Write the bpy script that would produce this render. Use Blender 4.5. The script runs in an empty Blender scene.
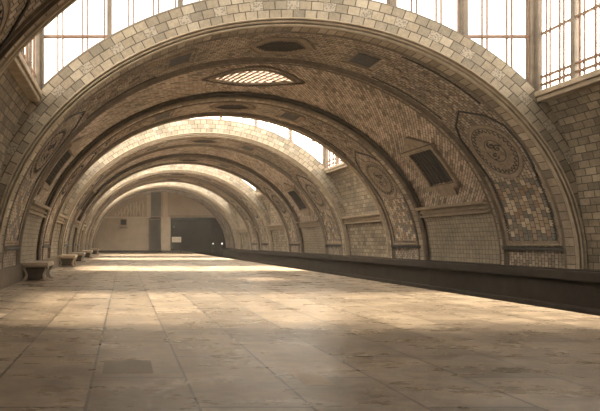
import bpy, bmesh, math, random
from mathutils import Vector, Matrix
random.seed(7)
PI = math.pi
C = bpy.context.scene.collection
SC = bpy.context.scene

# ------------------------------------------------------------------ camera, world, sun, exposure
FPX = 480.0
EYE = 1.05
cam_d = bpy.data.cameras.new('camera')
cam = bpy.data.objects.new('camera', cam_d); C.objects.link(cam)
cam_d.sensor_fit = 'HORIZONTAL'; cam_d.sensor_width = 36.0
cam_d.lens = 36.0 * FPX / 600.0
cam_d.shift_x = (300 - 123.5) / 600.0
cam_d.shift_y = (242 - 205.5) / 600.0
cam_d.clip_end = 500
cam.location = (0, 0, EYE); cam.rotation_euler = (PI / 2, 0, 0)
SC.camera = cam

world = bpy.data.worlds.new('sky'); SC.world = world
world.use_nodes = True
wb = world.node_tree.nodes['Background']
wb.inputs['Color'].default_value = (1.0, 0.915, 0.80, 1)
wb.inputs['Strength'].default_value = 9.4

sun_d = bpy.data.lights.new('sun', 'SUN'); sun = bpy.data.objects.new('sun', sun_d); C.objects.link(sun)
sun_d.energy = 17.0; sun_d.color = (1.0, 0.85, 0.66); sun_d.angle = math.radians(11)
SUN_DIR = Vector((0.02, -0.12, -1.0))
sun.rotation_euler = SUN_DIR.to_track_quat('-Z', 'Y').to_euler()
sun.location = (3.6, 10, 30)

SC.view_settings.view_transform = 'Standard'
SC.view_settings.look = 'None'
SC.view_settings.exposure = 0.42
SC.view_settings.gamma = 1.0
SC.view_settings.use_curve_mapping = False
SC.cycles.use_denoising = True
SC.cycles.max_bounces = 8
SC.cycles.diffuse_bounces = 6
SC.cycles.sample_clamp_indirect = 6.0
HAZE = 0.0016

# ------------------------------------------------------------------ layout (metres, platform at z = 0)
CX, CZ, A, B = 3.625, EYE - 0.6, 6.375, 5.35        # the vault's half ellipse
OUT = 0.76                                          # thickness of an arch ring
RIB = 2.30
BAR = [(-6.0, 6.72), (10.56, 18.20), (21.60, 29.24), (32.64, 37.90), (41.30, 48.0)]
GAPS = [(6.72, 10.56), (18.20, 21.60), (29.24, 32.64), (37.90, 41.30)]
TH_SILL = math.asin((3.28 + 0.6) / (B + OUT))
SILL_Z = EYE + 3.28
ROOF_Z = 7.7
EDGE_X = 6.77
END_Y = 48.0
DEEP = -1.15

# ------------------------------------------------------------------ helpers
def P(th, y, t=0.0):
    return Vector((CX + (A + t) * math.cos(th), y, CZ + (B + t) * math.sin(th)))
_N = 2000
_S = [0.0]
for _i in range(1, _N + 1):
    _S.append(_S[-1] + (P(PI * _i / _N, 0) - P(PI * (_i - 1) / _N, 0)).length)
ARC = _S[-1]
def s2th(s):
    if s <= 0: return 0.0
    if s >= ARC: return PI
    lo, hi = 0, _N
    while hi - lo > 1:
        m = (lo + hi) // 2
        if _S[m] <= s: lo = m
        else: hi = m
    return PI * (lo + (s - _S[lo]) / (_S[hi] - _S[lo])) / _N
def th2s(th):
    f = max(0, min(_N, th / PI * _N)); i = min(int(f), _N - 1)
    return _S[i] + (f - i) * (_S[i + 1] - _S[i])
def z2th(z, t=0.0):
    return math.asin(max(0, min(1, (z - CZ) / (B + t))))
def PS(s, y, t=0.0): return P(s2th(s), y, t)

def obj(name, bm, m, parent=None, smooth=False):
    me = bpy.data.meshes.new(name)
    if smooth:
        for f in bm.faces: f.smooth = True
    bm.to_mesh(me); bm.free()
    if m: me.materials.append(m)
    o = bpy.data.objects.new(name, me); C.objects.link(o)
    if parent: o.parent = parent
    return o
def empty(name, loc=(0, 0, 0)):
    o = bpy.data.objects.new(name, None); C.objects.link(o); o.location = loc
    o.empty_display_size = 0.2
    return o
def struct(o, label=None, cat=None):
    o['kind'] = 'structure'
    if label: o['label'] = label
    if cat: o['category'] = cat
    return o
def tag(o, label, cat, group=None):
    o['label'] = label; o['category'] = cat
    if group: o['group'] = group
    return o
def shift(bm, v):
    bmesh.ops.translate(bm, verts=bm.verts, vec=v); return bm

def box(bm, lo, hi, bevel=0.0):
    r = bmesh.ops.create_cube(bm, size=1.0)
    vs = r['verts']
    for v in vs:
        v.co = Vector([lo[i] + (v.co[i] + 0.5) * (hi[i] - lo[i]) for i in range(3)])
    if bevel:
        es = list({e for v in vs for e in v.link_edges})
        bmesh.ops.bevel(bm, geom=es, offset=bevel, segments=2, affect='EDGES', profile=0.6)
    return bm
def tube(bm, pts, r, closed=False, sides=6):
    pts = [Vector(p) for p in pts]; n = len(pts); rings = []
    up0 = None
    for i, p in enumerate(pts):
        if closed: d = pts[(i + 1) % n] - pts[i - 1]
        else: d = pts[min(i + 1, n - 1)] - pts[max(i - 1, 0)]
        d.normalize()
        if up0 is None:
            up0 = Vector((0, 0, 1)) if abs(d.z) < 0.9 else Vector((1, 0, 0))
        u = up0 - d * up0.dot(d)
        if u.length < 1e-4: u = d.orthogonal()
        u.normalize(); w = d.cross(u); up0 = u
        rr = r[i] if isinstance(r, (list, tuple)) else r
        rings.append([bm.verts.new(p + (u * math.cos(2 * PI * k / sides) + w * math.sin(2 * PI * k / sides)) * rr) for k in range(sides)])
    for i in range(n if closed else n - 1):
        a, b = rings[i], rings[(i + 1) % n]
        for k in range(sides):
            bm.faces.new((a[k], a[(k + 1) % sides], b[(k + 1) % sides], b[k]))
    if not closed:
        bm.faces.new(rings[0]); bm.faces.new(rings[-1][::-1])
    return bm
def sweep(profile, th0=0.0, th1=PI, n=128, holes=None, cuts=None):
    """profile: (y, t) points, swept along the vault; uv = arc length, profile length"""
    bm = bmesh.new(); uv = bm.loops.layers.uv.new('uv')
    ths = [th0 + (th1 - th0) * i / n for i in range(n + 1)]
    if cuts: ths = sorted(set(ths) | set(cuts))
    L = [0.0]
    for i in range(1, len(profile)):
        L.append(L[-1] + math.hypot(profile[i][0] - profile[i - 1][0], profile[i][1] - profile[i - 1][1]))
    S = [th2s(t) for t in ths]
    vs = [[bm.verts.new(P(th, y, t)) for (y, t) in profile] for th in ths]
    for i in range(len(ths) - 1):
        for j in range(len(profile) - 1):
            if holes and holes(0.5 * (ths[i] + ths[i + 1]), 0.5 * (profile[j][0] + profile[j + 1][0])): continue
            f = bm.faces.new((vs[i][j], vs[i + 1][j], vs[i + 1][j + 1], vs[i][j + 1]))
            for lp, (si, lj) in zip(f.loops, ((S[i], L[j]), (S[i + 1], L[j]), (S[i + 1], L[j + 1]), (S[i], L[j + 1]))):
                lp[uv].uv = (si, lj)
    return bm
def slab(cols, t0, h):
    """a curved plate on the vault: cols = (s, ylo, yhi); stands h proud of offset t0"""
    bm = bmesh.new(); uv = bm.loops.layers.uv.new('uv')
    rows = []
    for s, a, b in cols:
        rows.append([bm.verts.new(PS(s, y, t)) for (y, t) in ((a, t0), (a, t0 - h), (b, t0 - h), (b, t0))])
    for i in range(len(rows) - 1):
        p, q = rows[i], rows[i + 1]
        for k in range(3):
            try: f = bm.faces.new((p[k], q[k], q[k + 1], p[k + 1]))
            except ValueError: continue
            ys = (0, h, h + 1, 2 * h + 1)
            y0 = (cols[i][1], cols[i][1], cols[i][2], cols[i][2]); y1 = (cols[i + 1][1], cols[i + 1][1], cols[i + 1][2], cols[i + 1][2])
            for lp, c in zip(f.loops, ((cols[i][0], y0[k]), (cols[i + 1][0], y1[k]), (cols[i + 1][0], y1[k + 1]), (cols[i][0], y0[k + 1]))):
                lp[uv].uv = c
    bm.faces.new(rows[0]); bm.faces.new(rows[-1][::-1])
    return bm
def outline(cols): return [(s, a) for s, a, b in cols] + [(s, b) for s, a, b in reversed(cols)]
def lineon(bm, pts, t, r, closed=False): return tube(bm, [PS(s, y, t) for s, y in pts], r, closed, 6)
def rect_cols(s0, s1, y0, y1, n=8): return [(s0 + (s1 - s0) * i / n, y0, y1) for i in range(n + 1)]
def hex_cols(sc, yc, hs, hy, tip, n=6):
    out = []
    for i in range(-n, n + 1):
        s = hs * i / n; k = min(1.0, (hs - abs(s)) / tip); k = max(k, 0.02)
        out.append((sc + s, yc - hy * k, yc + hy * k))
    return out

# ------------------------------------------------------------------ materials
def new_mat(name, rough=0.8):
    m = bpy.data.materials.new(name); m.use_nodes = True
    nt = m.node_tree; b = nt.nodes['Principled BSDF']
    b.inputs['Roughness'].default_value = rough
    b.inputs['Specular IOR Level'].default_value = 0.3
    return m, nt, b
def ramp(nt, cols, mode='LINEAR'):
    r = nt.nodes.new('ShaderNodeValToRGB'); r.color_ramp.interpolation = mode
    e = r.color_ramp.elements
    while len(e) < len(cols): e.new(0.5)
    for i, c in enumerate(cols):
        p, c = c if isinstance(c[1], tuple) else (i / len(cols) if mode == 'CONSTANT' else i / (len(cols) - 1), c)
        e[i].position = p; e[i].color = (*c, 1)
    return r
def mixrgb(nt, mode, fac, a, b):
    n = nt.nodes.new('ShaderNodeMix'); n.data_type = 'RGBA'; n.blend_type = mode
    for sock, v in ((n.inputs[0], fac), (n.inputs[6], a), (n.inputs[7], b)):
        if hasattr(v, 'links'): nt.links.new(v, sock)
        else: sock.default_value = v if isinstance(v, float) else (*v, 1)
    return n.outputs[2]
def noise(nt, scale, detail=5, vec=None, rough=0.6):
    n = nt.nodes.new('ShaderNodeTexNoise'); n.inputs['Scale'].default_value = scale
    n.inputs['Detail'].default_value = detail; n.inputs['Roughness'].default_value = rough
    if vec: nt.links.new(vec, n.inputs['Vector'])
    return n.outputs['Fac']
def tile(name, palette, mortar, bw, bh, rot=0.0, msize=0.012, dirt=0.5, rough=0.75, coord='uv', offset=0.5, bump=0.4, mode='LINEAR', loc=(0, 0, 0)):
    m, nt, b = new_mat(name, rough)
    tc = nt.nodes.new('ShaderNodeTexCoord')
    mp = nt.nodes.new('ShaderNodeMapping'); mp.inputs['Rotation'].default_value = (0, 0, rot); mp.inputs['Location'].default_value = loc
    nt.links.new(tc.outputs['UV' if coord == 'uv' else 'Object'], mp.inputs['Vector'])
    br = nt.nodes.new('ShaderNodeTexBrick'); br.offset = offset
    nt.links.new(mp.outputs[0], br.inputs['Vector'])
    for k, v in (('Scale', 1.0), ('Mortar Size', msize), ('Mortar Smooth', 0.2), ('Bias', 0.0), ('Brick Width', bw), ('Row Height', bh)):
        br.inputs[k].default_value = v
    br.inputs['Color1'].default_value = (0, 0, 0, 1); br.inputs['Color2'].default_value = (1, 1, 1, 1); br.inputs['Mortar'].default_value = (.5, .5, .5, 1)
    rp = ramp(nt, palette, mode); nt.links.new(br.outputs['Color'], rp.inputs[0])
    col = mixrgb(nt, 'MIX', br.outputs['Fac'], rp.outputs[0], mortar)
    g = tc.outputs['Object']
    d = ramp(nt, [(0.3, (1 - dirt,) * 3), (0.62, (1.0,) * 3)]); nt.links.new(noise(nt, 0.9, 8, g, 0.7), d.inputs[0])
    col = mixrgb(nt, 'MULTIPLY', 1.0, col, d.outputs[0])
    d2 = ramp(nt, [(0.25, (0.75,) * 3), (0.75, (1.15,) * 3)]); nt.links.new(noise(nt, 14, 4, g), d2.inputs[0])
    col = mixrgb(nt, 'MULTIPLY', 1.0, col, d2.outputs[0])
    nt.links.new(col, b.inputs['Base Color'])
    bp = nt.nodes.new('ShaderNodeBump'); bp.inputs['Strength'].default_value = bump; bp.inputs['Distance'].default_value = 0.02
    bp.invert = True
    nt.links.new(br.outputs['Fac'], bp.inputs['Height']); nt.links.new(bp.outputs[0], b.inputs['Normal'])
    return m
def stone(name, c0, c1, scale=3.0, rough=0.7, bump=0.3, spec=0.3):
    m, nt, b = new_mat(name, rough); b.inputs['Specular IOR Level'].default_value = spec
    tc = nt.nodes.new('ShaderNodeTexCoord')
    f = noise(nt, scale, 8, tc.outputs['Object'], 0.65)
    rp = ramp(nt, [(0.3, c0), (0.7, c1)]); nt.links.new(f, rp.inputs[0]); nt.links.new(rp.outputs[0], b.inputs['Base Color'])
    bp = nt.nodes.new('ShaderNodeBump'); bp.inputs['Strength'].default_value = bump; bp.inputs['Distance'].default_value = 0.02
    nt.links.new(noise(nt, scale * 6, 4, tc.outputs['Object']), bp.inputs['Height']); nt.links.new(bp.outputs[0], b.inputs['Normal'])
    return m

M = {}
M['field'] = tile('brown vault brick', [(.22, .175, .13), (.48, .385, .29), (.68, .56, .44), (.50, .36, .27)], (.07, .054, .04), 0.22, 0.08, rot=PI / 4, msize=.008, dirt=.5)
M['ring_tile'] = tile('rib border tile', [(.27, .21, .15), (.44, .36, .26), (.21, .165, .12), (.52, .43, .325)], (.08, .06, .042), 0.20, 0.25, msize=.010, dirt=.45)
M['panel_tile'] = tile('rib panel brick', [(.22, .175, .13), (.54, .44, .33), (.36, .285, .215)], (.06, .046, .034), 0.14, 0.09, msize=.008, dirt=.5)
M['wall_tile'] = tile('tan wall tile', [(.22, .175, .12), (.35, .285, .20), (.165, .13, .09), (.30, .24, .17)], (.07, .062, .043), 0.24, 0.15, msize=.010, dirt=.5)
M['blank_tile'] = tile('grey tan square tile', [(.27, .225, .16), (.34, .285, .205), (.30, .25, .18)], (.12, .095, .068), 0.125, 0.125, msize=.007, dirt=.35, offset=0.0)
M['mosaic'] = tile('coloured mosaic tile', [(.40, .31, .215), (.21, .185, .15), (.50, .40, .285), (.27, .18, .12), (.17, .155, .13), (.33, .25, .17)], (.06, .045, .03), 0.16, 0.13, msize=.008, dirt=.25, mode='CONSTANT')
M['bright_tile'] = None
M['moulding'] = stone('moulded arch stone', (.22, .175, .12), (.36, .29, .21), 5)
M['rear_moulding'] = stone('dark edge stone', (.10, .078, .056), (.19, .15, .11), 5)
M['relief'] = stone('carved brown relief', (.18, .14, .10), (.34, .27, .195), 6, bump=.6)
M['relief_pale'] = stone('pale carved terracotta', (.22, .165, .115), (.32, .25, .18), 6, bump=.5)
M['dark_metal'] = stone('dark iron grille', (.025, .023, .02), (.06, .055, .048), 8, rough=.55)
M['bar'] = stone('rusty window bar', (.13, .075, .05), (.22, .14, .095), 6, rough=.7)
M['post'] = stone('weathered window post', (.10, .08, .06), (.18, .145, .11), 4)
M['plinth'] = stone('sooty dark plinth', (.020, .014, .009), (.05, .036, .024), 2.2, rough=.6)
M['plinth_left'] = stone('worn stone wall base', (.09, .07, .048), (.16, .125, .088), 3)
M['track'] = stone('sooty track bed', (.02, .016, .012), (.045, .036, .028), 4, rough=.9)
M['bench'] = stone('veined bench marble', (.30, .23, .16), (.46, .37, .27), 4, rough=.42)
M['bench_shade'] = stone('bench stone with painted shade', (.035, .026, .018), (.075, .056, .04), 4, rough=.6)  # shade of the backlit bench body is put into this colour
M['roof'] = stone('outer roof plaster', (.35, .31, .26), (.45, .40, .34), 2)
M['white'] = stone('white painted board', (.66, .60, .50), (.78, .72, .62), 3, rough=.6)
M['grey'] = stone('grey recess plaster', (.10, .092, .078), (.16, .145, .12), 1.5)
M['gloom'] = stone('tunnel soot', (.02, .018, .016), (.04, .036, .031), 1.5, rough=.9)  # darkness of a deep tunnel is put into this colour; fittings share it
M['slat'] = stone('pale skylight slat', (.16, .10, .07), (.25, .17, .12), 5)

def bright_tile():
    m = tile('pale archivolt tile', [(.235, .19, .135), (.32, .27, .195), (.185, .155, .115), (.275, .225, .16), (.37, .315, .235)], (.06, .047, .034), 0.25, 0.1967, msize=.011, dirt=.32)
    nt = m.node_tree; b = nt.nodes['Principled BSDF']
    old = b.inputs['Base Color'].links[0].from_socket
    tc = nt.nodes.new('ShaderNodeTexCoord'); sp = nt.nodes.new('ShaderNodeSeparateXYZ'); nt.links.new(tc.outputs['UV'], sp.inputs[0])
    def mth(op, a, v=None):
        n = nt.nodes.new('ShaderNodeMath'); n.operation = op
        nt.links.new(a, n.inputs[0])
        if hasattr(v, 'links'): nt.links.new(v, n.inputs[1])
        elif v is not None: n.inputs[1].default_value = v
        return n.outputs[0]
    fx = mth('FRACT', mth('DIVIDE', mth('ADD', sp.outputs[0], 0.0), 0.75))
    mask = mth('MULTIPLY', mth('LESS_THAN', fx, 0.3333), mth('MULTIPLY', mth('GREATER_THAN', sp.outputs[1], 0.1967), mth('MULTIPLY', mth('GREATER_THAN', sp.outputs[1], 0.1967), mth('LESS_THAN', sp.outputs[1], 0.3933))))
    ch = nt.nodes.new('ShaderNodeTexVoronoi'); ch.inputs['Scale'].default_value = 26; nt.links.new(tc.outputs['UV'], ch.inputs['Vector'])
    rp = ramp(nt, [(0.15, (.10, .085, .07)), (0.6, (.28, .24, .185))]); nt.links.new(ch.outputs['Distance'], rp.inputs[0])
    nt.links.new(mixrgb(nt, 'MIX', mask, old, rp.outputs[0]), b.inputs['Base Color'])
    return m
M['bright_tile'] = bright_tile()

def floor_mat(name, pale=False):
    m, nt, b = new_mat(name, 0.34); b.inputs['Specular IOR Level'].default_value = 0.5
    tc = nt.nodes.new('ShaderNodeTexCoord')
    mp = nt.nodes.new('ShaderNodeMapping'); mp.inputs['Rotation'].default_value = (0, 0, PI / 2); mp.inputs['Location'].default_value = (0.35, 0.24, 0)
    nt.links.new(tc.outputs['Object'], mp.inputs['Vector'])
    br = nt.nodes.new('ShaderNodeTexBrick'); nt.links.new(mp.outputs[0], br.inputs['Vector'])
    for k, v in (('Scale', 1.0), ('Mortar Size', .013), ('Mortar Smooth', 0.3), ('Bias', 0.0), ('Brick Width', 1.35), ('Row Height', .72)):
        br.inputs[k].default_value = v
    br.inputs['Color1'].default_value = (0, 0, 0, 1); br.inputs['Color2'].default_value = (1, 1, 1, 1); br.inputs['Mortar'].default_value = (.5, .5, .5, 1)
    k = 1.3 if pale else 1.0
    rp = ramp(nt, [tuple(k * c for c in q) for q in ((.21, .163, .116), (.38, .302, .218), (.285, .222, .16))]); nt.links.new(br.outputs['Color'], rp.inputs[0])
    st = nt.nodes.new('ShaderNodeMapping'); st.inputs['Scale'].default_value = (.8, 1.7, 1)
    nt.links.new(tc.outputs['Object'], st.inputs['Vector'])
    d = ramp(nt, [(0.32, (.50,) * 3), (0.66, (1.25,) * 3)]); nt.links.new(noise(nt, 1.3, 9, st.outputs[0], 0.72), d.inputs[0])
    col = mixrgb(nt, 'MULTIPLY', 1.0, rp.outputs[0], d.outputs[0])
    d2 = ramp(nt, [(0.3, (.68,) * 3), (0.7, (1.2,) * 3)]); nt.links.new(noise(nt, 9, 6, st.outputs[0], 0.7), d2.inputs[0])
    col = mixrgb(nt, 'MULTIPLY', 1.0, col, d2.outputs[0])
    mf = nt.nodes.new('ShaderNodeMath'); mf.operation = 'MULTIPLY'; mf.inputs[1].default_value = 0.85; nt.links.new(br.outputs['Fac'], mf.inputs[0])
    col = mixrgb(nt, 'MIX', mf.outputs[0], col, (.03, .023, .016))
    nt.links.new(col, b.inputs['Base Color'])
    rr = ramp(nt, [(0.3, (.20,) * 3), (0.7, (.42,) * 3)]); nt.links.new(noise(nt, 2.0, 6, st.outputs[0], 0.7), rr.inputs[0]); nt.links.new(rr.outputs[0], b.inputs['Roughness'])
    bp = nt.nodes.new('ShaderNodeBump'); bp.inputs['Strength'].default_value = .22; bp.inputs['Distance'].default_value = 0.02
    nt.links.new(noise(nt, 7, 7, st.outputs[0], .7), bp.inputs['Height']); nt.links.new(bp.outputs[0], b.inputs['Normal'])
    return m
M['floor'] = floor_mat('worn platform slabs')
M['edge'] = floor_mat('pale platform edge', True)
M['patch_dark'] = stone('dark repair mortar', (.16, .128, .09), (.23, .185, .135), 5, rough=.5)
M['patch_pale'] = stone('pale worn slab', (.34, .275, .20), (.46, .38, .29), 9, rough=.35)

def glass_mat(name, k):
    m = bpy.data.materials.new(name); m.use_nodes = True; nt = m.node_tree
    nt.nodes.remove(nt.nodes['Principled BSDF'])
    t = nt.nodes.new('ShaderNodeBsdfTransparent'); t.inputs[0].default_value = (.94 * k, .94 * k, .92 * k, 1)
    g = nt.nodes.new('ShaderNodeBsdfGlossy'); g.inputs['Roughness'].default_value = .1
    mx = nt.nodes.new('ShaderNodeMixShader'); mx.inputs[0].default_value = .05
    nt.links.new(t.outputs[0], mx.inputs[1]); nt.links.new(g.outputs[0], mx.inputs[2])
    nt.links.new(mx.outputs[0], nt.nodes['Material Output'].inputs[0])
    return m
M['glass'] = glass_mat('hazy window glass', 1.0); M['dimmed'] = glass_mat('grimy roof glass', .37)  # second glass has an invented tint that cuts daylight in the nearest bay
def emit_mat(name, c, s):
    m, nt, b = new_mat(name)
    b.inputs['Base Color'].default_value = (*c, 1); b.inputs['Emission Color'].default_value = (*c, 1); b.inputs['Emission Strength'].default_value = s
    return m
M['lamp'] = emit_mat('lit lamp globe', (1, .95, .85), 8)
M['green'] = emit_mat('green signal lens', (.10, .30, .22), .12)

# ------------------------------------------------------------------ floor, trench, side walls
bm = box(bmesh.new(), (-3.05, -9.6, -0.4), (5.73, END_Y + 12, 0.0))
floor = struct(obj('floor', bm, M['floor']), 'worn stone slab station platform', 'floor')
bm = box(bmesh.new(), (5.745, -9.6, -0.4), (EDGE_X, END_Y + 12, 0.0), .015)
obj('edge_slab', bm, M['edge'], floor)
bm = box(bmesh.new(), (EDGE_X - .35, -9.6, DEEP), (EDGE_X - .12, END_Y + 12, -0.4))
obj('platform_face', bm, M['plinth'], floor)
bm = box(bmesh.new(), (-0.17, 3.84, -.02), (0.24, 4.26, 0.001)); obj('repair_slab', bm, M['patch_dark'], floor)['label'] = 'dark mortar repair patch'
bm = box(bmesh.new(), (1.34, 3.52, -.02), (1.56, 3.86, 0.001)); obj('repair_slab', bm, M['patch_pale'], floor)['label'] = 'pale worn slab'
bm = box(bmesh.new(), (EDGE_X - .35, -9.6, DEEP - .3), (11.2, END_Y + 12, DEEP))
struct(obj('trench_floor', bm, M['track']), 'dark track bed below the platform edge', 'track bed')
bm = bmesh.new()
box(bm, (9.93, -9.6, DEEP), (11.2, END_Y, CZ)); box(bm, (9.74, -9.6, .21), (10.4, END_Y, CZ - .035), .03); box(bm, (9.84, -9.6, DEEP), (10.2, END_Y, -.35), .03)
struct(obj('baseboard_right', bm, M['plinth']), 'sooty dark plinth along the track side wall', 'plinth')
bm = bmesh.new(); box(bm, (-3.9, -9.6, -.4), (-2.72, END_Y, CZ))
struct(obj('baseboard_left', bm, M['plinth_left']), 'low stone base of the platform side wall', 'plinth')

# ------------------------------------------------------------------ barrel vaults
names = ['vault over the viewer', 'nearest complete barrel vault', 'second barrel vault', 'third barrel vault', 'farthest barrel vault against the end wall']
SKY_S = (th2s(PI / 2) - 1.48, th2s(PI / 2) + .98)      # skylight opening in the nearest vault
def barrel(i, y0, y1):
    rear = i < 4; front = i > 0
    ym0 = y0 + RIB if front else y0
    ym1 = y1 - RIB if rear else y1
    hole = cuts = None
    ys = [ym0, ym1]
    if i == 1:
        yo = (13.60, 15.12); cuts = [s2th(s) for s in SKY_S]; ys = [ym0, yo[0], yo[1], ym1]
        hole = lambda th, y: cuts[0] < th < cuts[1] and yo[0] < y < yo[1]
    root = struct(obj('ceiling', sweep([(y, .22) for y in ys], holes=hole, cuts=cuts), M['field'], None, True), 'brown brick ' + names[i], 'vault')
    # outside of the vault
    yy = [y0 + .02] + ([13.60, 15.12] if i == 1 else []) + [y1 - .02]
    obj('roof_shell', sweep([(y, OUT) for y in yy], n=64, holes=hole, cuts=cuts), M['roof'], root)
    if front:
        obj('archivolt', sweep([(y0, OUT), (y0, .17)]), M['bright_tile'], root)['label'] = 'pale tiled arch face'
        prof = [(y0, .19), (y0 - .02, .185), (y0 - .035, .168), (y0 - .02, .15), (y0 + .07, .145), (y0 + .07, .12), (y0 - .01, .115), (y0 - .03, .10), (y0 - .01, .082),
                (y0 + .09, .078), (y0 + .09, .05), (y0 + .005, .045), (y0 - .01, .03), (y0 + .015, .008), (y0 + .05, 0)]
        obj('archivolt_moulding', sweep(prof), M['moulding'], root)
        obj('rib_border', sweep([(y0 + .05, 0), (y0 + .26, 0)]), M['ring_tile'], root)
        obj('rib_border', sweep([(y0 + 2.04, 0), (y0 + 2.14, 0)]), M['ring_tile'], root)
        obj('rib_panel', sweep([(y0 + .36, .06), (y0 + 1.94, .06)]), M['panel_tile'], root)
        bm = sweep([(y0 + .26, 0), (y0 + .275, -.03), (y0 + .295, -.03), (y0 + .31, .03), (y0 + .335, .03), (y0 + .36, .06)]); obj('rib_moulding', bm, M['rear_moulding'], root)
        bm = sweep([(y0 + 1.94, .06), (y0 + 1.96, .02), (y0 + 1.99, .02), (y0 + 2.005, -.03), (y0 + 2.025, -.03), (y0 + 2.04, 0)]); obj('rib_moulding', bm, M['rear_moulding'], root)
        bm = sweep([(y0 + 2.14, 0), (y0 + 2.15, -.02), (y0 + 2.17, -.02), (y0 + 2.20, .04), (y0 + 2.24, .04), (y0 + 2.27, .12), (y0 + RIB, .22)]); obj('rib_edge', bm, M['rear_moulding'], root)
    else:
        obj('archivolt', sweep([(y0, OUT), (y0, .22)]), M['bright_tile'], root)
    if rear:
        a = ym1
        prof = [(a, .22), (a - .02, .21), (a - .05, .185), (a - .02, .155), (a + .04, .145), (a + .04, .11), (a, .10), (a - .03, .065), (a, .03), (a + .07, 0)]
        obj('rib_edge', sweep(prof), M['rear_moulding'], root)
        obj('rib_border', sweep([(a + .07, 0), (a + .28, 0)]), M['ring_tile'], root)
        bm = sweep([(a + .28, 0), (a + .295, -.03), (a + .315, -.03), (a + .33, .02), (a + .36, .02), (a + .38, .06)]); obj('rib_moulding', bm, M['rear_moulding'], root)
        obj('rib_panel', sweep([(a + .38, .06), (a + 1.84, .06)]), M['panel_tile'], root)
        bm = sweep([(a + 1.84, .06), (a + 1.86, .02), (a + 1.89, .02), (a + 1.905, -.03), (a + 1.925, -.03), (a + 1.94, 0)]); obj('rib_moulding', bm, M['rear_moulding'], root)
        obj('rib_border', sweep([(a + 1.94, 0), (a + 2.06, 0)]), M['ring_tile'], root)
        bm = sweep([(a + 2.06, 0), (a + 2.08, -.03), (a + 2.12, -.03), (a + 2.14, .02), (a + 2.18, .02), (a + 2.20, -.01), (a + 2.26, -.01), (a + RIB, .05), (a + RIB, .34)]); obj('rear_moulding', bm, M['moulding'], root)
        obj('rear_face', sweep([(y1, .34), (y1, OUT)], n=96), M['bright_tile'], root)
    return root, ym0, ym1
barrels = [barrel(i, *b) for i, b in enumerate(BAR)]

# ------------------------------------------------------------------ clerestory bays between the vaults
def wall_strip(y0, y1, side):
    """curved tile wall of a bay, springing to window sill"""
    bm = bmesh.new(); uv = bm.loops.layers.uv.new('uv'); n = 24; rows = []
    for i in range(n + 1):
        th = TH_SILL * i / n
        k = max(0, (th / TH_SILL - .25) / .75); t = .22 + (OUT - .22) * k * k * (3 - 2 * k)
        rows.append((th2s(th), [bm.verts.new(P(th if side > 0 else PI - th, y, t)) for y in (y0, y1)]))
    for (s0, a), (s1, b) in zip(rows, rows[1:]):
        f = bm.faces.new((a[0], b[0], b[1], a[1]))
        for lp, c in zip(f.loops, ((y0, s0), (y0, s1), (y1, s1), (y1, s0))): lp[uv].uv = c
    return bm
XR = CX + (A + OUT) * math.cos(TH_SILL); XL = CX - (A + OUT) * math.cos(TH_SILL)
wn = [0]
def window(kind, label):
    wn[0] += 1
    return struct(empty('window_%d' % wn[0]), label, 'window')
def ext(x):                       # height of the outer arch at x
    c = (x - CX) / (A + OUT)
    return CZ + (B + OUT) * math.sqrt(max(0, 1 - c * c))
def lunette(y, label, gl='glass'):
    w = window('lunette', label)
    nb = 7; step = (XR - XL) / nb; yc = y + .13
    bm = bmesh.new()                                            # panes: one mesh per bay
    bays = []
    for k in range(nb):
        bm = bmesh.new(); x0 = XL + step * k; up = []; lo = []
        for j in range(9):
            x = x0 + step * j / 8; lo.append(bm.verts.new((x, yc, ext(x)))); up.append(bm.verts.new((x, yc, ROOF_Z)))
        for j in range(8): bm.faces.new((lo[j], lo[j + 1], up[j + 1], up[j]))
        obj('pane', bm, M[gl], w)
    for k in range(nb + 1):
        x = XL + step * k; bm = bmesh.new()
        hw = .11 if k in (0, nb) else .055
        box(bm, (x - hw, yc - .09, min(ext(x - hw), ext(x + hw)) - .02), (x + hw, yc + .10, ROOF_Z), .012)
        if k in (0, nb):
            box(bm, (x - .05, yc - .17, SILL_Z + .02), (x + .05, yc - .08, ROOF_Z), .012)
        obj('corner_post' if k in (0, nb) else 'mullion', bm, M['post'], w)
    bm = bmesh.new()                                            # thin paired glazing bars
    for k in range(nb):
        for q in (.27, .34, .62, .69, .93):
            x = XL + step * (k + q); tube(bm, [(x, yc, ext(x) - .05), (x, yc, ROOF_Z)], .021, sides=5)
    obj('glazing_bars', bm, M['bar'], w)
    bm = bmesh.new()
    for z in (5.62, 6.9):
        half = (A + OUT) * math.sqrt(max(0, 1 - ((z - CZ) / (B + OUT)) ** 2)) if z < CZ + B + OUT else 0
        for a, b in (((XL, CX - half), (CX + half, XR)) if half else ((XL, XR),)):
            box(bm, (a, yc - .03, z - .03), (b, yc + .03, z + .03))
    obj('transom', bm, M['bar'], w)
    pts = [Vector((XL + (XR - XL) * j / 60, yc - .04, ext(XL + (XR - XL) * j / 60) + .02)) for j in range(61)]
    obj('sill', tube(bmesh.new(), pts, .055, sides=6), M['post'], w)
    return w
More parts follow.
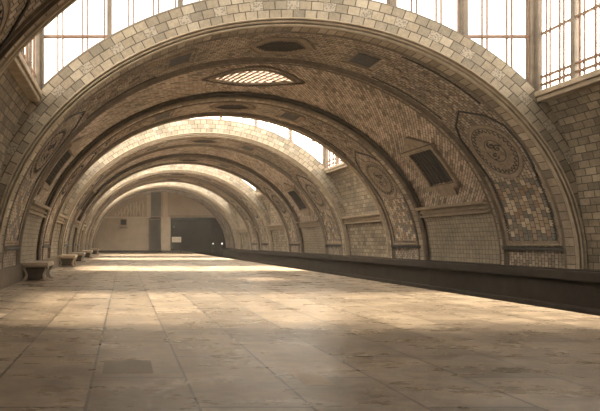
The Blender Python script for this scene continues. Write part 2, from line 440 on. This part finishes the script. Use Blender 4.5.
def side_window(y0, y1, side, label):
    w = window('side', label); x = XR if side > 0 else XL
    xo = x + side * .06
    bm = bmesh.new(); v = [bm.verts.new(p) for p in ((xo, y0, SILL_Z), (xo, y1, SILL_Z), (xo, y1, ROOF_Z), (xo, y0, ROOF_Z))]; bm.faces.new(v)
    obj('pane', bm, M['glass'], w)
    n = max(3, round((y1 - y0) / .85))
    for k in range(1, n):
        y = y0 + (y1 - y0) * k / n
        bm = box(bmesh.new(), (xo - .05, y - .045, SILL_Z), (xo + .05, y + .045, ROOF_Z), .01); obj('mullion', bm, M['post'], w)
    bm = bmesh.new()
    for k in range(n):
        for q in (.3, .42, .72, .84):
            y = y0 + (y1 - y0) * (k + q) / n; tube(bm, [(xo, y, SILL_Z), (xo, y, ROOF_Z)], .022, sides=5)
    obj('glazing_bars', bm, M['bar'], w)
    bm = bmesh.new()
    for z in (SILL_Z + .17, SILL_Z + .34, 5.62): box(bm, (xo - .03, y0, z - .026), (xo + .03, y1, z + .026))
    obj('transom', bm, M['bar'], w)
    bm = bmesh.new(); a, b = sorted((x - side * .10, x + side * .25)); box(bm, (a, y0, SILL_Z - .10), (b, y1, SILL_Z + .02), .02)
    box(bm, (*sorted((x - side * .05, x + side * .2))[:1], y0, SILL_Z - .2), (sorted((x - side * .05, x + side * .2))[1], y1, SILL_Z - .1), .02)
    obj('sill', bm, M['moulding'], w)
    return w
def cornice(bm, y0, y1, side, t):
    th0, th1 = z2th(1.90), z2th(2.17)
    for (za, zb, pr) in ((1.85, 1.91, .12), (1.91, 1.97, .02), (1.97, 2.02, .10), (2.02, 2.09, .03), (2.09, 2.17, .20)):
        r = []
        for z in (za, zb):
            th = z2th(z, t); th = th if side > 0 else PI - th
            p = P(th, 0, t)
            r.append((p.x, z))
        xs = [r[0][0] - side * pr, r[1][0] - side * pr]; back = r[0][0] + side * .12
        vs = []
        for y in (y0, y1):
            vs.append([bm.verts.new((xs[0], y, za)), bm.verts.new((xs[1], y, zb)), bm.verts.new((back, y, zb)), bm.verts.new((back, y, za))])
        for k in range(4): bm.faces.new((vs[0][k], vs[0][(k + 1) % 4], vs[1][(k + 1) % 4], vs[1][k]))
        bm.faces.new(vs[0]); bm.faces.new(vs[1][::-1])
    return bm
ords = ['nearest', 'second', 'third', 'farthest']
tr = [0]
def trim(bm, m, label):
    tr[0] += 1
    return struct(obj('trim_%d' % tr[0], bm, m), label, 'cornice')
for g, (y0, y1) in enumerate(GAPS):
    for side, sn in ((1, 'right'), (-1, 'left')):
        struct(obj('wall_' + sn, wall_strip(y0 - .02, y1 + .02, side), M['wall_tile'], None, True), 'tan tiled %s wall under the %s clerestory bay' % (sn, ords[g]), 'wall')
        side_window(y0, y1, side, '%s side window of the %s clerestory bay' % (sn, ords[g]))
        if g: trim(cornice(bmesh.new(), y0, y1, side, .24), M['moulding'], 'moulded cornice on the %s wall of the %s bay' % (sn, ords[g]))
    lunette(y1, 'arched clerestory window over the tiled arch behind the %s bay' % ords[g], 'glass' if g else 'dimmed')
    lunette(y0 - .24, 'window facing back over the rear arch of the %s bay' % ords[g], 'glass' if g else 'dimmed')
    w = window('roof', 'glazed flat roof of the %s bay' % ords[g])
    bm = bmesh.new(); bm.faces.new([bm.verts.new(p) for p in ((XL, y0, ROOF_Z), (XR, y0, ROOF_Z), (XR, y1, ROOF_Z), (XL, y1, ROOF_Z))]); obj('pane', bm, M['glass'] if g else M['dimmed'], w)
    bm = bmesh.new()
    for k in range(0, 8):
        x = XL + (XR - XL) * k / 7; box(bm, (x - .03, y0, ROOF_Z - .02), (x + .03, y1, ROOF_Z + .08))
    obj('glazing_bars', bm, M['post'], w)
    pl = bpy.data.lights.new('skylight_portal', 'AREA'); pl.shape = 'RECTANGLE'; pl.size = XR - XL; pl.size_y = y1 - y0
    pl.cycles.is_portal = True
    po = bpy.data.objects.new('skylight_portal', pl); C.objects.link(po); po.location = ((XL + XR) / 2, (y0 + y1) / 2, ROOF_Z + .1)
# unseen bay behind the viewer, left roofless to light the foreground
for side, sn in ((1, 'right'), (-1, 'left')):
    struct(obj('wall_' + sn, wall_strip(-9.5, -5.98, side), M['wall_tile'], None, True), 'tan tiled %s wall behind the viewer' % sn, 'wall')
bm = box(bmesh.new(), (-4, -9.8, -1.5), (11.2, -9.5, ROOF_Z)); struct(obj('wall_back', bm, M['wall_tile']), 'wall closing the hall behind the viewer', 'wall')

# ------------------------------------------------------------------ blank tiled wall panels and cornices in the vault fields
for i in (0, 1, 2, 3):
    root, a, b = barrels[i]
    if i == 0: a = b - 3.0
    for side, sn in ((1, 'right'), (-1, 'left')):
        th1 = z2th(1.93, .12)
        pr = [(a + .02, .22), (a + .02, .14), (b - .02, .14), (b - .02, .22)]
        bm = sweep(pr, 0, th1, 16) if side > 0 else sweep(pr, PI - th1, PI, 16)
        w = struct(obj('wall_' + sn, bm, M['blank_tile']), 'plain grid tiled lower %s wall panel under the %s' % (sn, names[i]), 'wall')
        trim(cornice(bmesh.new(), a + .02, b - .02, side, .15), M['moulding'], 'moulded cornice over the %s tiled panel of the %s' % (sn, names[i]))

# ------------------------------------------------------------------ rib ornaments
rib_names = {(0, 1): 'rear rib of the vault overhead', (1, 0): 'front rib of the nearest vault', (1, 1): 'rear rib of the nearest vault', (2, 0): 'front rib of the second vault', (2, 1): 'rear rib of the second vault',
             (3, 0): 'front rib of the third vault', (3, 1): 'rear rib of the third vault'}
T0 = .06
def mirror_s(s, side): return s if side > 0 else ARC - s
def mosaic_panel(yc, side, label):
    s0, s1 = .46, 2.22; hy = .84
    S = lambda x: mirror_s(x, side)
    r = empty('mosaic_panel', PS(S(s0), yc, 0)); off = -Vector(r.location)
    cols = [(S(s), yc - hy + .13, yc + hy - .13) for s in [s0 + .16 + (s1 - s0 - .2) * i / 10 for i in range(11)]]
    obj('mosaic_field', shift(slab(cols, T0, .025), off), M['mosaic'], r)
    fc = [(S(s), yc - hy + .07, yc + hy - .07) for s in [s0 + .07 + (s1 - s0 + .1) * i / 12 for i in range(13)]]; fr = outline(fc[::-1])
    obj('frame', shift(lineon(bmesh.new(), fr, T0 - .01, .04), off), M['relief'], r)
    bm = slab([(S(s), yc - hy - .03, yc + hy + .03) for s in (s0 - .06, s0 - .02, s0 + .02)], T0, .10)
    obj('sill', shift(bm, off), M['dark_metal'], r)['label'] = 'dark projecting sill'
    zz = [(S(s0 + (.10 if k % 2 else .155)), yc - hy + .14 + (2 * hy - .28) * k / 40) for k in range(41)]
    obj('beading', shift(lineon(bmesh.new(), zz, T0 - .03, .016), off), M['relief_pale'], r)
    for sg in (-1, 1):                                         # zigzag border up both sides
        zz = [(S(s0 + .2 + (s1 - s0 - .25) * k / 44), yc + sg * (hy - (.14 if k % 2 else .20))) for k in range(45)]
        obj('beading', shift(lineon(bmesh.new(), zz, T0 - .03, .016), off), M['dark_metal'], r)
    return tag(r, label, 'mosaic panel', 'mosaic panels at the foot of the ribs')
def spiral(s, y, r0, turns, sgn, n=30, ph=0):
    return [(s + r0 * (1 - k / n) * math.cos(ph + sgn * 2 * PI * turns * k / n), y + r0 * (1 - k / n) * math.sin(ph + sgn * 2 * PI * turns * k / n)) for k in range(n + 1)]
def medallion(yc, side, label):
    sc = 3.02
    S = lambda x: mirror_s(x, side)
    r = empty('relief_medallion', PS(S(sc), yc, 0)); off = -Vector(r.location)
    cols = [(S(sc + .78 * math.cos(PI * (1 - k / 14))), yc - .62 * max(.03, math.sin(PI * k / 14)), yc + .62 * max(.03, math.sin(PI * k / 14))) for k in range(15)]
    obj('backing', shift(slab(cols, T0, .02), off), M['relief'], r)
    for q, (ra, rad) in enumerate(((1.0, .026), (.86, .014), (.66, .02), (.40, .016))):
        bm = lineon(bmesh.new(), [(S(sc + .78 * ra * math.cos(2 * PI * k / 40)), yc + .62 * ra * math.sin(2 * PI * k / 40)) for k in range(40)], T0 - .02, rad * .7, True)
        obj('ring', shift(bm, off), M['relief'] if q in (0, 2) else M['dark_metal'], r)
    for ra, rb, n in ((.70, .82, 56), (.46, .60, 36)):         # zigzag between the rings
        zz = [(S(sc + .78 * (ra if k % 2 else rb) * math.cos(2 * PI * k / n)), yc + .62 * (ra if k % 2 else rb) * math.sin(2 * PI * k / n)) for k in range(n)]
        obj('beading', shift(lineon(bmesh.new(), zz, T0 - .025, .012, True), off), M['dark_metal'] if n > 40 else M['relief_pale'], r)
    for k in range(5):
        a = 2 * PI * k / 5
        bm = lineon(bmesh.new(), [(S(p), q) for p, q in spiral(sc + .16 * math.cos(a), yc + .12 * math.sin(a), .11, 1.4, 1, 18, a)], T0 - .035, .014)
        obj('scroll', shift(bm, off), M['relief_pale'] if k % 2 else M['dark_metal'], r)
    fr = [(S(sc + p), yc + q) for p, q in ((-.95, -.66), (-.5, -.72), (0, -.76), (.55, -.72), (.95, -.5), (1.3, 0), (.95, .5), (.55, .72), (0, .76), (-.5, .72), (-.95, .66))]
    obj('frame', shift(lineon(bmesh.new(), fr, T0 - .01, .025), off), M['dark_metal'], r)
    return tag(r, label, 'relief', 'carved medallions on the ribs')
def vine(yc, side, label):
    S = lambda x: mirror_s(x, side)
    r = empty('vine_relief', PS(S(4.3), yc, 0)); off = -Vector(r.location)
    pts = [(S(4.15 + 2.25 * k / 69), yc + .20 * math.sin(k * .45)) for k in range(70)]
    obj('stem', shift(lineon(bmesh.new(), pts, T0 - .01, .016), off), M['relief_pale'], r)
    for sg in (-1, 1):
        pts = [(S(4.3 + 2.1 * k / 20), yc + sg * .68) for k in range(21)]
        obj('border', shift(lineon(bmesh.new(), pts, T0 - .01, .018), off), M['dark_metal'], r)
    for k in range(8):
        s = 4.35 + .27 * k
        for sg in (-1, 1):
            bm = lineon(bmesh.new(), [(S(p), q) for p, q in spiral(s, yc + sg * .40, .15, 1.6, sg if k % 2 else -sg, 20, k)], T0 - .02, .013)
            obj('scroll', shift(bm, off), M['relief'] if (k + sg) % 3 else M['relief_pale'], r)
    for k in range(6):
        s = 4.5 + .33 * k; sg = -1 if k % 2 else 1
        cols = [(S(s + .2 * (j / 6 - .5)), yc + sg * .1 - .05 * max(.05, math.sin(PI * j / 6)), yc + sg * .1 + .05 * max(.05, math.sin(PI * j / 6))) for j in range(7)]
        obj('leaf', shift(slab(cols, T0, .04), off), M['relief_pale'] if k % 3 == 0 else M['relief'], r)
    return tag(r, label, 'relief', 'vine scroll reliefs on the ribs')
def hex_grille(yc, label, sc=None):
    sc = sc if sc is not None else th2s(PI / 2) - .22
    r = empty('ceiling_grille', PS(sc, yc, 0)); off = -Vector(r.location)
    bm = slab(hex_cols(sc, yc, .80, .46, .36), T0, .012); obj('border', shift(bm, off), M['relief_pale'], r)['label'] = 'paler hexagonal border'
    bm = slab(hex_cols(sc, yc, .62, .30, .34), T0, .024); obj('backing', shift(bm, off), M['dark_metal'], r)
    for hs, hy, rad, m in ((.80, .46, .028, 'relief_pale'), (.63, .32, .02, 'relief')):
        bm = lineon(bmesh.new(), outline(hex_cols(sc, yc, hs, hy, .36)), T0 - .02, rad, True); obj('frame', shift(bm, off), M[m], r)
    bm = bmesh.new()
    for k in range(-6, 7):
        s = k * .09; h = .27 * min(1, (.60 - abs(s)) / .30)
        lineon(bm, [(sc + s - .04, yc - h), (sc + s + .04, yc + h)], T0 - .035, .012)
    for k in range(-3, 4):
        y = k * .075; h = .60 - .30 * abs(y) / .27
        lineon(bm, [(sc - h, yc + y), (sc + h, yc + y)], T0 - .035, .008)
    obj('lattice', shift(bm, off), M['plinth'], r)
    return tag(r, label, 'grille', 'hexagonal grilles at the crowns of the ribs')
def coffer(yc, side, label):
    s0 = 6.95
    r = empty('coffer_panel', PS(mirror_s(s0, side), yc, 0)); off = -Vector(r.location)
    cols = [(mirror_s(s, side), yc - .38, yc + .38) for s in [s0 - .42 + .84 * i / 6 for i in range(7)]]
    bm = slab([(a, yc - .26, yc + .26) for a, _, _ in cols[1:-1]], T0, .03); obj('plate', shift(bm, off), M['dark_metal'], r)
    bm = lineon(bmesh.new(), outline(cols), T0 - .02, .022, True); obj('frame', shift(bm, off), M['relief_pale'], r)
    bm = lineon(bmesh.new(), outline([(a, yc - .29, yc + .29) for a, _, _ in cols[1:-1]]), T0 - .02, .016, True); obj('frame', shift(bm, off), M['relief'], r)
    return tag(r, label, 'coffer', 'square coffers on the ribs')
for (i, q), rn in rib_names.items():
    y0, y1 = BAR[i]
    yc = y0 + 1.17 if q == 0 else y1 - RIB + 1.09
    hex_grille(yc, 'dark hexagonal grille at the crown of the ' + rn)
    for side, sn in ((1, 'right'), (-1, 'left')):
        mosaic_panel(yc, side, 'coloured mosaic panel at the %s foot of the %s' % (sn, rn))
        medallion(yc, side, 'carved oval medallion on the %s side of the %s' % (sn, rn))
        vine(yc, side, 'curling vine relief on the %s haunch of the %s' % (sn, rn))
        coffer(yc, side, 'small framed coffer %s of the crown on the %s' % (sn, rn))

# ------------------------------------------------------------------ skylight in the nearest vault, vents in the vault fields
sc = sum(SKY_S) / 2; yc = 14.35; hs = (SKY_S[1] - SKY_S[0]) / 2
r = empty('skylight_grille', PS(sc, yc, .2)); off = -Vector(r.location)
def lens(k, hs, hy, n=16):
    return [(sc + hs * (2 * j / n - 1), yc - hy * k * max(.02, 1 - abs(2 * j / n - 1) ** 1.8), yc + hy * k * max(.02, 1 - abs(2 * j / n - 1) ** 1.8)) for j in range(n + 1)]
for sg in (-1, 1):                                             # plate between the rectangular shaft and the lens opening
    cols = []
    for s, a, b in lens(1, hs * .98, .60):
        cols.append((s, yc - .78, a) if sg < 0 else (s, b, yc + .78))
    cols = [(sc - hs - .04, *cols[0][1:])] + cols + [(sc + hs + .04, *cols[-1][1:])]
    obj('surround', shift(slab(cols, .235, .03), off), M['field'], r)
bm = lineon(bmesh.new(), outline(lens(1, hs * .98, .60)), .20, .045, True); obj('frame', shift(bm, off), M['relief'], r)
bm = lineon(bmesh.new(), outline(lens(1, hs * 1.2, .82)), .20, .035, True); obj('frame', shift(bm, off), M['rear_moulding'], r)
bm = bmesh.new()
for k in range(-6, 7):                                         # slanting slats
    s = k * .19; h = .6 * (1 - abs(s / hs) ** 1.8)
    if h < .05: continue
    a = [PS(sc + s - h * .42, yc - h, .215), PS(sc + s + h * .42, yc + h, .215), PS(sc + s + h * .42 - .02, yc + h, .245), PS(sc + s - h * .42 - .02, yc - h, .245)]
    th = Vector((.09, 0, 0)); v = [bm.verts.new(p) for p in a] + [bm.verts.new(p + th) for p in a]
    for f in ((0, 1, 2, 3), (7, 6, 5, 4), (0, 4, 5, 1), (1, 5, 6, 2), (2, 6, 7, 3), (3, 7, 4, 0)): bm.faces.new([v[x] for x in f])
obj('slats', shift(bm, off), M['slat'], r)
bm = bmesh.new()
for y in (-.24, 0, .24): lineon(bm, [(sc - hs * .8, yc + y), (sc, yc + y), (sc + hs * .8, yc + y)], .25, .014)
obj('crossbars', shift(bm, off), M['bar'], r)
bm = bmesh.new()                                               # shaft up to the roof
cs = [PS(SKY_S[0], 0, 0), PS(SKY_S[1], 0, 0)]
for (s, ya, s2, yb) in ((SKY_S[0], 13.60, SKY_S[1], 13.60), (SKY_S[1], 13.60, SKY_S[1], 15.12), (SKY_S[1], 15.12, SKY_S[0], 15.12), (SKY_S[0], 15.12, SKY_S[0], 13.60)):
    n = 8
    for j in range(n):
        p = [(s + (s2 - s) * q / n, ya + (yb - ya) * q / n) for q in (j, j + 1)]
        bm.faces.new([bm.verts.new(PS(p[0][0], p[0][1], .22)), bm.verts.new(PS(p[1][0], p[1][1], .22)), bm.verts.new(PS(p[1][0], p[1][1], OUT)), bm.verts.new(PS(p[0][0], p[0][1], OUT))])
obj('shaft', shift(bm, off), M['relief_pale'], r)
tag(r, 'bright lens-shaped skylight with slanting slats in the nearest vault', 'skylight')

def wall_vent(ya, side, label):
    s0, s1 = 2.40, 3.50
    r = empty('wall_vent', PS(mirror_s(s0, side), ya, .22)); off = -Vector(r.location)
    hy = .52; t = .22
    S = lambda x: mirror_s(x, side)
    bm = slab([(S(s0 + (s1 - s0) * i / 8), ya - hy, ya + hy) for i in range(9)], t, .02); obj('backing', shift(bm, off), M['dark_metal'], r)
    bm = bmesh.new()
    for k in range(7):
        y = ya - hy + .07 + (2 * hy - .14) * k / 6; lineon(bm, [(S(s0 + (s1 - s0) * i / 8), y) for i in range(9)], t - .05, .014)
    for k in range(1, 9):
        s = s0 + (s1 - s0) * k / 9; lineon(bm, [(S(s), ya - hy), (S(s), ya + hy)], t - .045, .01)
    obj('grating', shift(bm, off), M['plinth'], r)
    for sg in (-1, 1):
        bm = slab([(S(s0 - .05 + (s1 - s0 + .1) * i / 8), ya + sg * hy - .05 + sg * .05, ya + sg * hy + .05 + sg * .05) for i in range(9)], t, .08); obj('jamb', shift(bm, off), M['relief'], r)
    bm = slab([(S(s1 + .03 + .12 * i / 3), ya - hy - .22, ya + hy + .22) for i in range(4)], t, .14); obj('lintel', shift(bm, off), M['relief'], r)
    bm = slab([(S(s1 + .17 + .42 * i / 6), ya - (hy + .1) * (1 - i / 6.5), ya + (hy + .1) * (1 - i / 6.5)) for i in range(7)], t, .07); obj('pediment', shift(bm, off), M['relief'], r)
    bm = slab([(S(s0 - .18 + .14 * i / 3), ya - hy - .15, ya + hy + .15) for i in range(4)], t, .12); obj('sill', shift(bm, off), M['relief'], r)
    bm = slab([(S(s0 - .42 + .22 * i / 3), ya - hy * .7, ya + hy * .7) for i in range(4)], t, .05); obj('apron', shift(bm, off), M['relief'], r)
    return tag(r, label, 'vent', 'grated vents in the vault sides')
for i, vn in ((1, 'nearest vault'), (2, 'second vault')):
    _, a, b = barrels[i]
    for side, sn in ((1, 'right'), (-1, 'left')):
        wall_vent((a + b) / 2, side, 'dark grated vent with moulded lintel on the %s side of the %s' % (sn, vn))

# ------------------------------------------------------------------ benches along the left wall
def make_bench(label):
    L, D, H = 1.05, .62, .50                                    # origin: wall side, near end, floor
    r = empty('bench')
    bm = box(bmesh.new(), (-.02, 0, H - .11), (D + .06, L, H), .025); box(bm, (0, .05, H - .14), (D, L - .05, H - .11), .012)
    obj('seat', bm, M['bench'], r)
    bm = box(bmesh.new(), (.02, .07, .06), (D - .05, L - .07, H - .13)); obj('body', bm, M['bench_shade'], r)['label'] = 'stone body under the seat, coloured with its shade'
    for y in (.06, L - .18):
        for x0, sg in ((D - .02, 1), (.03, -1)):
            bm = bmesh.new(); prof = []
            for k in range(15):                                # cabriole leg: S curve in x, swelling at knee and foot
                u = k / 14; z = (H - .13) * (1 - u)
                xo = sg * (.04 * math.cos(u * 1.75 * PI) - .015 + (.035 if u > .9 else 0)); w = .05 - .022 * math.sin(PI * min(1, u * 1.1)) + (.015 if u > .88 else 0)
                prof.append((x0 + xo, z, w))
            vs = []
            for x, z, w in prof:
                vs.append([bm.verts.new((x + dx * w, y + .06 + dy * .06, z)) for dx, dy in ((-1, -1), (1, -1), (1, 1), (-1, 1))])
            for p, q in zip(vs, vs[1:]):
                for k in range(4): bm.faces.new((p[k], p[(k + 1) % 4], q[(k + 1) % 4], q[k]))
            bm.faces.new(vs[0]); bm.faces.new(vs[-1][::-1])
            bmesh.ops.recalc_face_normals(bm, faces=bm.faces)
            obj('leg', bm, M['bench'], r)
    return tag(r, label, 'bench', 'stone benches along the left wall')
def copy_thing(src, loc, label):
    n = src.copy(); C.objects.link(n); n.location = loc; n['label'] = label
    for ch in list(src.children):
        c = ch.copy(); C.objects.link(c); c.parent = n
    return n
BX = -2.70
bench = make_bench('stone bench nearest the viewer, against the left wall')
bench.location = (BX, 12.9, 0)
for y, lb in ((20.1, 'second stone bench along the left wall, its pale curved legs catching light'), (24.6, 'third stone bench on the left wall, dark below its seat'),
              (30.6, 'fourth stone bench on the left wall, small in the distance'), (39.0, 'farthest stone bench on the left wall, near the end wall')):
    copy_thing(bench, (BX, y, 0), lb)

# ------------------------------------------------------------------ end wall, tunnel and what stands before it
def E(u, v): return ((u - 123.5) / 10.0, EYE + (242 - v) / 10.0)
Y = END_Y
wall = struct(empty('wall_end', (0, Y, 0)), 'hazy end wall closing the hall', 'wall')
def ebox(name, x0, x1, z0, z1, d0, d1, m, bev=0.0):
    return obj(name, box(bmesh.new(), (x0, -d1, z0), (x1, -d0, z1), bev), m, wall)
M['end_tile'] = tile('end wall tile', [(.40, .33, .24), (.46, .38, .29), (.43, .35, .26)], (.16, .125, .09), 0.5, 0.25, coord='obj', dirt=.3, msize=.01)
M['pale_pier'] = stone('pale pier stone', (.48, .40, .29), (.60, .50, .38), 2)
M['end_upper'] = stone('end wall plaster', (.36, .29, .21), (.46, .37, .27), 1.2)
ebox('upper_wall', -4, 11.4, 3.55, 7, -.5, 0, M['end_upper'])
ebox('left_panel', -4, 2.55, 0, 3.55, -.5, -.02, M['end_upper'])
ebox('passage_back', 2.5, 4.0, 0, 3.6, -1.6, -1.5, M['grey'])
ebox('passage_jamb', 2.5, 2.72, 0, 3.7, -1.6, .02, M['grey'])
ebox('passage_jamb', 3.75, 4.0, 0, 3.7, -1.6, -.3, M['grey'])
ebox('passage_roof', 2.4, 4.7, 3.5, 3.8, -1.7, -.3, M['grey'])
ebox('passage_strip', 2.75, 3.75, 3.6, 6.2, -.01, .03, M['grey'])
ebox('pier', 3.75, 4.7, 0, 3.55, -2, .12, M['pale_pier'], .03)
ebox('pilaster', 2.30, 2.70, 3.5, 5.7, 0, .16, M['pale_pier'], .03)
ebox('pilaster', 3.95, 4.40, 3.5, 6.0, 0, .14, M['pale_pier'], .03)
ebox('ledge', -3.5, 2.72, 3.45, 3.58, 0, .18, M['pale_pier'], .02)
ebox('ledge', 2.62, 3.8, 3.28, 3.36, -.1, .06, M['moulding'])
ebox('lintel', 4.6, 11.4, 3.5, 3.72, -.2, .10, M['moulding'], .02)
ebox('plinth', -3.2, 4.75, 0, .22, -.1, .12, M['plinth'])
ebox('panel_border', 2.35, 2.55, .22, 3.45, -.05, .06, M['end_tile'])
bm = bmesh.new()
for k in range(13):                                            # reeds and leaves of the carved lunette panel
    x = -1.7 + 3.6 * k / 12; top = min(5.4, CZ + B * math.sqrt(max(0, 1 - ((x - CX) / A) ** 2)) - .35)
    if top < 3.9: continue
    n = 12; tube(bm, [(x + .05 * math.sin(j * .7 + k * 2.3), -.03, 3.6 + (top - 3.6) * j / n) for j in range(n + 1)], [.05 + .05 * math.sin(PI * j / n) for j in range(n + 1)], sides=6)
obj('reed_relief', bm, M['pale_pier'], wall)
# tunnel beyond the opening
tun = struct(empty('tunnel', (0, Y, 0)), 'dark train tunnel opening in the end wall', 'tunnel')
for nm, lo, hi in (('tunnel_wall', (4.4, 2.0, DEEP), (4.75, 12, 4)), ('tunnel_wall', (11.0, 0.0, DEEP), (11.4, 12, 4)), ('tunnel_roof', (4.4, .5, 3.72), (11.4, 12, 4.1)), ('tunnel_back', (4.4, 12, DEEP), (11.4, 12.3, 4.1))):
    obj(nm, box(bmesh.new(), lo, hi), M['gloom'], tun)
x0, z0 = E(120.3, 225.5); x1, z1 = E(127, 219)
w = empty('wall_hatch', (x0, Y, z0))
obj('opening', box(bmesh.new(), (.06, -.06, .06), (x1 - x0 - .06, .05, z1 - z0 - .06)), M['dark_metal'], w)
bm = bmesh.new()
for lo, hi in (((0, -.10, 0), (.07, .02, z1 - z0)), ((x1 - x0 - .07, -.10, 0), (x1 - x0, .02, z1 - z0)), ((0, -.10, z1 - z0 - .07), (x1 - x0, .02, z1 - z0)), ((0, -.10, 0), (x1 - x0, .02, .07))): box(bm, lo, hi)
obj('frame', bm, M['relief'], w)
obj('ledge', box(bmesh.new(), (-.05, -.16, -.28), (x1 - x0 + .05, .02, -.10), .02), M['relief_pale'], w)
tag(w, 'small dark square hatch high on the far end wall', 'hatch')
# notice board
bx0, bz0 = E(171, 242.3); bx1, bz1 = E(180, 237)
nb = empty('notice_board', (bx0, Y - 1.0, 0)); wd = bx1 - bx0
obj('board', box(bmesh.new(), (0, -.03, bz0), (wd, .03, bz1), .012), M['white'], nb)
bm = bmesh.new()
for k in range(1, 4): box(bm, (.05, -.04, bz0 + (bz1 - bz0) * k / 4 - .012), (wd - .05, -.028, bz0 + (bz1 - bz0) * k / 4 + .012))
obj('rail', bm, M['relief_pale'], nb)
for x in (.04, wd - .10): obj('leg', box(bmesh.new(), (x, -.03, 0), (x + .06, .03, bz0 + .02)), M['plinth'], nb)
obj('stretcher', box(bmesh.new(), (.04, -.02, .22), (wd - .04, .02, .28)), M['plinth'], nb)
tag(nb, 'small white notice board on dark legs beside the tunnel mouth', 'sign')
# signal and tunnel lamps
sx, sz = E(173.5, 227)
s = empty('signal_lamp', (sx, Y - .2, sz))
obj('housing', box(bmesh.new(), (-.09, -.06, -.22), (.09, .20, .22), .03), M['gloom'], s)
bm = bmesh.new(); bmesh.ops.create_uvsphere(bm, u_segments=12, v_segments=8, radius=.07); shift(bm, (0, -.07, .0)); obj('lens', bm, M['green'], s, True)
tag(s, 'dim green signal on the edge of the tunnel mouth', 'signal')
for u, ylamp, lb in ((213, 50.0, 'left of the two white lamps glowing in the dark tunnel'), (222, 50.0, 'right of the two white lamps glowing in the dark tunnel')):
    k = ylamp / FPX; x = (u - 123.5) * k; z = EYE - 1.6 * k
    t = empty('tunnel_lamp', (x, ylamp, DEEP))
    obj('post', tube(bmesh.new(), [(0, 0, 0), (0, 0, z - DEEP - .08)], .035, sides=8), M['gloom'], t)
    bm = bmesh.new(); bmesh.ops.create_uvsphere(bm, u_segments=14, v_segments=10, radius=.045); shift(bm, (0, 0, z - DEEP)); obj('globe', bm, M['lamp'], t, True)
    bm = bmesh.new(); bmesh.ops.create_cone(bm, segments=14, radius1=.10, radius2=.03, depth=.07, cap_ends=True); shift(bm, (0, 0, z - DEEP + .09)); obj('shade', bm, M['gloom'], t)
    tag(t, lb, 'lamp', 'white lamps in the tunnel')

# ------------------------------------------------------------------ dusty air in the hall
if HAZE > 0:
    bm = box(bmesh.new(), (-2.5, 1.2, .01), (9.7, END_Y - .05, 6.9))
    m = bpy.data.materials.new('dusty air'); m.use_nodes = True; nt = m.node_tree; nt.nodes.remove(nt.nodes['Principled BSDF'])
    v = nt.nodes.new('ShaderNodeVolumeScatter'); v.inputs['Color'].default_value = (1, .9, .76, 1); v.inputs['Density'].default_value = HAZE; v.inputs['Anisotropy'].default_value = .2
    nt.links.new(v.outputs[0], nt.nodes['Material Output'].inputs['Volume'])
    h = obj('dusty_air', bm, m); h['kind'] = 'stuff'; h['label'] = 'warm dusty haze filling the vaulted hall'; h['category'] = 'haze'
